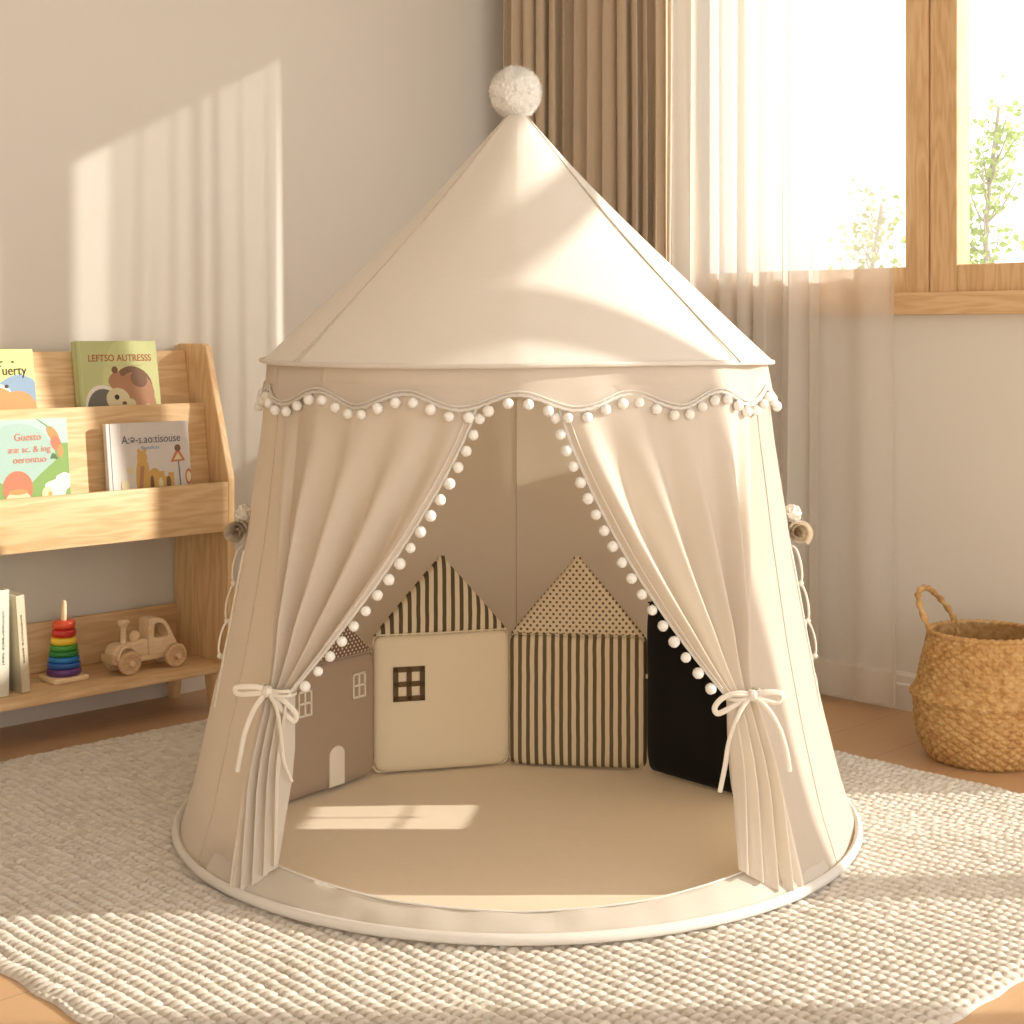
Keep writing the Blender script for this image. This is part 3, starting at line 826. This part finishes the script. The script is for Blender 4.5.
# ---- display books
def text_mesh(body, size, mat_, parent, loc, width=None, name='title', bold=.0):
    c = bpy.data.curves.new('title', 'FONT'); c.body = body; c.size = size; c.align_x = 'CENTER'; c.extrude = .0002; c.offset = bold; c.resolution_u = 3
    o = bpy.data.objects.new('title_tmp', c); COL.objects.link(o)
    bpy.context.view_layer.update()
    dg = bpy.context.evaluated_depsgraph_get(); me = bpy.data.meshes.new_from_object(o.evaluated_get(dg))
    bpy.data.objects.remove(o); me.name = name
    if width:
        xs = [v.co.x for v in me.vertices]; k = width/(max(xs)-min(xs))
        for v in me.vertices: v.co.x *= k
    me.materials.clear(); me.materials.append(mat_)
    t = bpy.data.objects.new(name, me); COL.objects.link(t); t.parent = parent; t.location = loc; t.rotation_euler = (PI/2, 0, 0)
    return t
def blob(cx, cz, rx, rz, rot=0, n=26, wob=0, seed=0, a0=0, a1=2*PI):
    out = []
    for i in range(n):
        t = a0+(a1-a0)*i/(n if abs(a1-a0) > 6.2 else n-1); k = 1+wob*math.sin(3*t+seed)+wob*.7*math.sin(5*t+seed*2)
        x, z = rx*k*math.cos(t), rz*k*math.sin(t)
        out.append((cx+x*math.cos(rot)-z*math.sin(rot), cz+x*math.sin(rot)+z*math.cos(rot)))
    return out
def poly_flat(g, pts, y, mi):
    g.v += [(x, y, z) for x, z in pts]; n = len(pts); b = len(g.v)-n; g.f.append(tuple(b+i for i in range(n))); g.m.append(mi)
def book(label, x, q, z, w, h, t, cover, tilt, art, rz=0, group='picture books displayed on the shelf', cat='book', spine=None):
    M4 = SHM @ Matrix.Translation((x, -q, z))
    r = thing('picture_book', label, cat, tuple(M4.translation), (-tilt, 0, RZ+rz), group)
    g = G(); g.box(0, w, -t/2, -t/2+.0022, 0, h, bev=.0006); g.box(0, w, t/2-.0022, t/2, 0, h, bev=.0006)
    g.box(0, .0025, -t/2, t/2, 0, h, bev=.0006)
    cv = g.build('cover', cover, r)
    g = G(); g.box(.0026, w-.004, -t/2+.0022, t/2-.0022, .003, h-.003); g.build('pages', M['paper'], r, smooth=False)
    g = G(); g.box(.009, .0105, -t/2-.0004, -t/2, 0, h); g.build('hinge_groove', spine or cover, r, smooth=False)
    g = G(); mats = []
    y = -t/2-.0003
    for k, (pts, mt) in enumerate(art['shapes']):
        pts = [(a_, b_+art.get('up', 0)) for a_, b_ in pts]
        if mt not in mats: mats.append(mt)
        # clip to the cover
        pts = [(min(max(px_, .0005), w-.0005), min(max(pz_, .0005), h-.0005)) for px_, pz_ in pts]
        poly_flat(g, pts, y-.00006*k, mats.index(mt))
    if mats: g.build('cover_picture', mats, r, smooth=False)
    for (s, size, mt, lx, lz, wd) in art['text']: text_mesh(s, size, mt, r, (lx, y-.0008, lz), wd)
    return r
cg = lambda n, *rgb: col(n, srgb(*rgb))
green = cg('cover_sage', 200, 206, 150); red = cg('ink_red', 190, 95, 60); brown = cg('art_brown', 186, 140, 108); dbrown = cg('art_dark_brown', 134, 102, 80)
grey = cg('art_grey', 118, 116, 108); cream = cg('art_cream', 226, 216, 176); orange = cg('art_orange', 222, 152, 100); blue = cg('art_blue', 140, 168, 196)
lime = cg('cover_lime', 222, 222, 136); teal = cg('cover_teal', 172, 202, 194); grass = cg('art_green', 136, 172, 100); white = cg('art_white', 240, 236, 226)
ink = cg('ink_dark', 70, 60, 55); pink = cg('ink_coral', 220, 128, 104); wcov = cg('cover_white', 222, 216, 212); bluegrey = cg('ink_grey_blue', 110, 112, 124)
gold = cg('art_gold', 214, 176, 104); dgreen = cg('art_dark_green', 92, 122, 78); leafy = cg('cover_sage_light', 214, 220, 160); red2 = cg('art_red', 206, 128, 100)
XP = lambda p: -(p-1.10)
# sage book with hugging animals
sh = [(blob(.135, .135, .075, .12), leafy), (blob(.062, .080, .048, .060, .35), white), (blob(.064, .075, .045, .056, .35), grey),
      (blob(.135, .130, .052, .050, -.3), dbrown), (blob(.140, .118, .050, .048, -.4), brown), (blob(.160, .090, .032, .045), brown), (blob(.152, .150, .022, .018, -.5), dbrown),
      (blob(.098, .148, .024, .020, .3), brown), (blob(.092, .172, .008, .008), dbrown), (blob(.112, .165, .008, .007), dbrown),
      (blob(.095, .105, .030, .026, -.2), cream), (blob(.092, .110, .006, .006), ink), (blob(.112, .085, .030, .018, .5), cream), (blob(.110, .096, .006, .004), dbrown),
      (blob(.080, .075, .016, .010, .3), cream), (blob(.125, .070, .028, .014), dgreen), (blob(.170, .075, .014, .018), cream)]
book('sage green picture book with two hugging animals, top tier', XP(1.418), .112, .604, .205, .245, .020, green, .17,
     dict(up=.006, shapes=sh, text=[('LEFTSO AUTRESSS', .022, red, .108, .198, .160), ('ausmetloso tumoses', .008, cream, .112, .186, .10)]), spine=leafy)
# lime book with orange animal
sh = [(blob(.175, .090, .06, .062, 0, wob=.06), blue), (blob(.07, .115, .085, .022), white), (blob(.165, .125, .014, .014), blue), (blob(.105, .085, .065, .045, -.1, wob=.05), orange), (blob(.055, .115, .055, .050, .2), orange),
      (blob(.170, .070, .045, .045), orange), (blob(.040, .10, .012, .030, .5), white), (blob(.045, .10, .006, .024, .5), ink), (blob(.100, .118, .005, .005), ink), (blob(.1455, .125, .005, .004), ink)]
book('lime green picture book with orange animal and blue hills, top tier', XP(1.730), .108, .604, .212, .228, .014, lime, .17,
     dict(up=.022, shapes=sh, text=[('Tuerty', .030, ink, .158, .172, .072), ('e   s', .010, ink, .150, .198, .035)]))
# teal book: meadow
sh = [([(0, 0), (.22, 0), (.22, .150), (.196, .150), (.150, .085), (.10, .060), (.06, .078), (.0, .115)], grass),
      (blob(.105, .118, .085, .078), leafy if False else teal), ([(0, 0), (.22, 0), (.22, .10), (.19, .115), (.15, .085), (.11, .050), (.06, .074), (.0, .09)], grass),
      (blob(.186, .170, .010, .020, .6), orange), (blob(.192, .150, .012, .016, .3), red2), (blob(.201, .133, .007, .014), orange), ([(.150, .212), (.152, .214), (.184, .182), (.182, .180)], grass),
      ([(.176, .118), (.196, .116), (.188, .128), (.182, .130)], dgreen), (blob(.100, .060, .034, .036), red2), (blob(.100, .036, .028, .018), cream), (blob(.10, .052, .022, .006), orange),
      (blob(.190, .055, .026, .020, wob=.12), white), (blob(.207, .070, .018, .018, wob=.12), white), (blob(.165, .045, .012, .014), cream), (blob(.172, .043, .005, .006), gold), (blob(.03, .022, .02, .012), white), (blob(.028, .022, .010, .006), ink),
      (blob(.02, .19, .002, .016, -.8), ink)]
book('teal picture book with green meadow and red lettering, lower tier left', XP(1.706), .190, .434, .220, .250, .014, teal, .12,
     dict(up=.046, shapes=sh, text=[('Guesto', .022, pink, .128, .205, .060), ('ææ sc. & ing', .019, pink, .130, .180, .096), ('oerontuo', .020, pink, .130, .158, .075)]))
# white book with little castle
sh = [(blob(.150, .06, .10, .10), wcov), (blob(.086, .060, .018, .055), gold), (blob(.086, .108, .013, .016), gold), (blob(.078, .124, .004, .005), gold), (blob(.094, .124, .004, .005), gold),
      (blob(.055, .082, .009, .007), cream), (blob(.115, .070, .014, .014), gold), ([(.095, .03), (.165, .03), (.165, .072), (.150, .072), (.150, .064), (.140, .064), (.140, .076), (.122, .076), (.122, .066), (.110, .066), (.110, .074), (.095, .074)], gold),
      (blob(.108, .05, .005, .018), dbrown), (blob(.130, .05, .006, .012), cream), (blob(.150, .05, .006, .014), dbrown), ([(.180, .01), (.183, .01), (.180, .095), (.177, .095)], bluegrey),
      ([(.158, .095), (.196, .097), (.178, .128)], red2), ([(.166, .099), (.188, .100), (.178, .116)], cream), (blob(.178, .126, .008, .008), dbrown), (blob(.203, .060, .009, .018), red2), (blob(.203, .060, .006, .012), cream),
      ([(.073, .03), (.082, .03), (.09, .09), (.08, .09)], brown), (blob(.04, .05, .010, .012), cream)]
book('white picture book with golden bear and little castle, lower tier', XP(1.397), .196, .434, .210, .232, .013, wcov, .12,
     dict(up=.045, shapes=sh, text=[('A:ə-s.ao:tisouse', .026, bluegrey, .112, .186, .150), ('Buotilcts', .011, blue, .108, .172, .045)]), spine=bluegrey)

# ---- upright books on the bottom shelf
def upright(label, p, q, w, h, t, lean, tint, txt, ink_):
    M4 = SHM @ Matrix.Translation((XP(p), -q, .109))
    r = thing('storybook', label, 'book', tuple(M4.translation), (0, lean, RZ), 'storybooks standing on the bottom shelf')
    g = G(); g.box(0, .0022, 0, w, 0, h, bev=.0006); g.box(t-.0022, t, 0, w, 0, h, bev=.0006); g.box(0, t, 0, .0025, 0, h, bev=.0006); g.build('cover', tint, r)
    g = G(); g.box(.0022, t-.0022, .0026, w-.004, .003, h-.003); g.build('pages', M['paper'], r, smooth=False)
    t_ = text_mesh(txt, .0075, ink_, r, (t/2-.002, -.0006, h*.55), h*.5, 'spine_title')
    t_.rotation_euler = (PI/2, PI/2, 0)
off1 = cg('cover_ivory', 226, 222, 206); off2 = cg('cover_eggshell', 214, 204, 178)
upright('pale ivory storybook standing upright at the far left of the bottom shelf', 1.650, .182, .15, .222, .026, 0, off1, 'utmosreals tesl', bluegrey)
upright('leaning beige storybook beside the ring stacker, tipped to the left', 1.595, .180, .140, .206, .020, -.07, off2, 'onemoure aseto', dbrown)

# ---- ring stacker
st = thing('ring_stacker', 'wooden stacking toy with rainbow rings on the bottom shelf', 'toy', tuple(R(1.469, .125, .1085)), (0, 0, RZ))
g = G(); g.box(-.041, .041, -.036, .036, 0, .012, bev=.003); g.build('base', M['toy'], st)
g = G(); g.lathe([(.0, .012), (.0062, .012), (.0058, .165), (.0045, .173), (0, .175)], 16); g.build('peg', M['toy'], st)
ringc = [(96, 58, 120), (38, 92, 170), (30, 120, 196), (42, 128, 62), (74, 150, 60), (238, 200, 60), (200, 50, 42), (222, 82, 50)]
z = .012; hts = [.0165, .0125, .0125, .0125, .0125, .0165, .0175, .0185]
for k, (c, hh) in enumerate(zip(ringc, hts)):
    ro = lerp(.0375, .0245, k/7); ri = .008
    prof = [(ri, z+.001)]+[(ro-hh/2+hh/2*max(0, math.cos(a))**.55, z+hh/2+hh/2*math.sin(a)) for a in np.linspace(-PI/2, PI/2, 9)]+[(ri, z+hh-.001), (ri, z+.001)]
    g = G(); g.lathe(prof, 36); rr = g.build('ring', m_plain('ring_paint_%d' % k, srgb(*c), .35, .5), st, angle=50)
    rr['label'] = ['purple ring', 'dark blue ring', 'blue ring', 'dark green ring', 'green ring', 'yellow ring', 'red ring', 'orange red ring'][k]
    z += hh

# ---- toy truck
tk = thing('toy_truck', 'plain wooden toy truck facing left on the bottom shelf', 'toy', tuple(R(1.284, .150, .1085)), (0, 0, RZ+.03))
g = G(); g.box(-.088, .074, -.019, .019, .022, .036, bev=.003); g.build('chassis', M['toy'], tk)
# bonnet: rounded loaf
prof = [(-.090, .034), (-.0915, .045), (-.088, .058), (-.078, .064), (-.012, .071), (-.002, .071), (-.002, .034)]
g = G(); g.prism(prof, -.020, .020); b = g.build('bonnet', M['toy'], tk, smooth=True, angle=30); mb = b.modifiers.new('bev', 'BEVEL'); mb.width = .005; mb.segments = 3; mb.limit_method = 'ANGLE'
g = G(); g.box(-.098, -.088, -.026, .026, .028, .046, bev=.004); g.build('bumper', M['toy_dark'], tk)
g = G()
for s in (-1, 1):
    g.tube(bez([(-.083, s*.023, .034), (-.078, s*.024, .055), (-.060, s*.024, .062), (-.042, s*.024, .052), (-.036, s*.024, .036)], 8), .0042, 8, flat=1.6)
g.build('mudguards', M['toy'], tk)
g = G(); g.lathe([(0, .062), (.009, .062), (.0065, .068), (.0060, .098), (.0085, .103), (.0135, .108), (.0140, .114), (.011, .118), (0, .119)], 20, (-.055, 0, 0)); g.build('chimney', M['toy'], tk)
g = G(); g.lathe([(0, .066), (.009, .066), (.0125, .074), (.0115, .083), (.006, .089), (0, .090)], 18, (-.026, 0, 0)); g.build('knob', M['toy'], tk)
# cab with a window through it
def ring_cab():
    outer = [(-.002, .034), (.020, .034), (.045, .034), (.070, .036), (.074, .048), (.070, .058), (.063, .070), (.055, .086), (.046, .101), (.036, .110), (.024, .115), (.008, .116), (-.002, .112), (-.002, .090), (-.002, .070), (-.002, .050)]
    c = (.030, .083)
    inner = [(.012, .072), (.022, .070), (.032, .070), (.040, .070), (.047, .071), (.0485, .075), (.047, .080), (.043, .088), (.039, .095), (.034, .100), (.027, .103), (.018, .103), (.013, .101), (.0115, .092), (.011, .085), (.011, .077)]
    n = 16; g = G(); y0, y1 = -.022, .022
    vs = [(x, y, z) for y in (y0, y1) for x, z in outer]+[(x, y, z) for y in (y0, y1) for x, z in inner]
    f = []
    for i in range(n):
        j = (i+1) % n
        f += [(i, j, 2*n+j, 2*n+i), (n+i, 3*n+i, 3*n+j, n+j), (i, n+i, n+j, j), (2*n+i, 2*n+j, 3*n+j, 3*n+i)]
    g.add(vs, f); o = g.build('cab', M['toy'], tk, angle=35); m = o.modifiers.new('bev', 'BEVEL'); m.width = .002; m.segments = 2; m.limit_method = 'ANGLE'; m.angle_limit = .6
ring_cab()
for (x, y, r) in ((-.058, -.031, .0265), (-.058, .031, .0265), (.062, -.031, .0265), (.062, .031, .0265)):
    g = G(); sgn = -1 if y < 0 else 1
    pr = [(0, -.008), (r-.003, -.008), (r, -.005), (r, .005), (r-.003, .008), (r*.72, .008), (r*.68, .0062), (.010, .0062), (.008, .008), (.007, .011), (0, .012)]
    g.lathe(pr, 36); w = g.build('wheel', M['toy_dark'], tk, angle=35); pg = G(); pg.lathe([(0, .008), (.0062, .008), (.0062, .0135), (.005, .0148), (0, .015)], 16); pg.build('axle_peg', M['toy'], w, angle=35); w.location = (x, y, r); w.rotation_euler = (-sgn*PI/2, 0, 0)

# ================================================================== BASKET
bk = thing('wicker_basket', 'woven seagrass belly basket on the floor under the window', 'basket', (.962, 3.155, .001))
def brad(z):
    return interp(z, [0, .006, .03, .07, .110, .122, .130, .138, .150, .19, .225, .255], [.104, .112, .127, .138, .1385, .1405, .148, .1405, .134, .125, .117, .110])
P = []; NU, NZ = 400, 150
for i in range(NU):
    th = 2*PI*i/NU; row = []
    for j in range(NZ+1):
        z = .255*j/NZ; a = th*30; b = z*2*PI/.0165
        w = abs(math.sin((a+b)/2))*abs(math.sin((a-b)/2))
        r = brad(z)*(1+.006*math.sin(th*3))+.0062*(w**.55)-.003+.0006*math.sin(th*97+z*300)
        row.append((r*math.cos(th), r*math.sin(th), z))
    P.append(row)
g = G(); g.grid(P, closed_u=True)
# floor and inner wall
g.lathe([(0, 0), (.104, 0)], 64); g.lathe([(0, .006), (.100, .006)], 64)
g.build('basket_body', M['basket'], bk, angle=60)
P = []
for i in range(160):
    th = 2*PI*i/160
    P.append([((brad(z)-.006-.002*abs(math.sin(th*20+z*250)))*math.cos(th), (brad(z)-.006-.002*abs(math.sin(th*20+z*250)))*math.sin(th), z) for z in np.linspace(.006, .254, 40)])
g = G(); g.grid(P, closed_u=True); g.build('basket_lining', M['basket'], bk, angle=60)
g = G(); g.tube([(.1085*math.cos(t), .1085*math.sin(t), .2555) for t in [2*PI*i/300 for i in range(300)]], .0052, 10, closed=True, twist=lambda t, a: 1+.28*math.cos(2*a+t*2*PI*40))
g.build('rim', M['basket'], bk, angle=180)
def handle(a0, a1, lean, hh):
    A0 = Vector((.108*math.cos(a0), .108*math.sin(a0), .250)); A1 = Vector((.108*math.cos(a1), .108*math.sin(a1), .250))
    am = (a0+a1)/2; o_ = Vector((math.cos(am), math.sin(am), 0))*lean
    P_ = bez([A0-Vector((0,0,.03)), A0, A0.lerp(A1, -.03)+o_*.6+Vector((0,0,hh*.55)), A0.lerp(A1, .10)+o_+Vector((0,0,hh*.92)), A0.lerp(A1, .38)+o_+Vector((0,0,hh)), A0.lerp(A1, .70)+o_*.85+Vector((0,0,hh*.78)), A0.lerp(A1, .93)+o_*.4+Vector((0,0,hh*.38)), A1, A1-Vector((0,0,.03))], 14)
    g = G(); g.tube(P_, .0056, 10, twist=lambda t, a: 1+.30*math.cos(2*a+t*2*PI*14)); g.build('handle', M['basket'], bk, angle=180)
handle(PI*1.0, PI*.58, .034, .086)
handle(-.05, -.75, .050, .030)
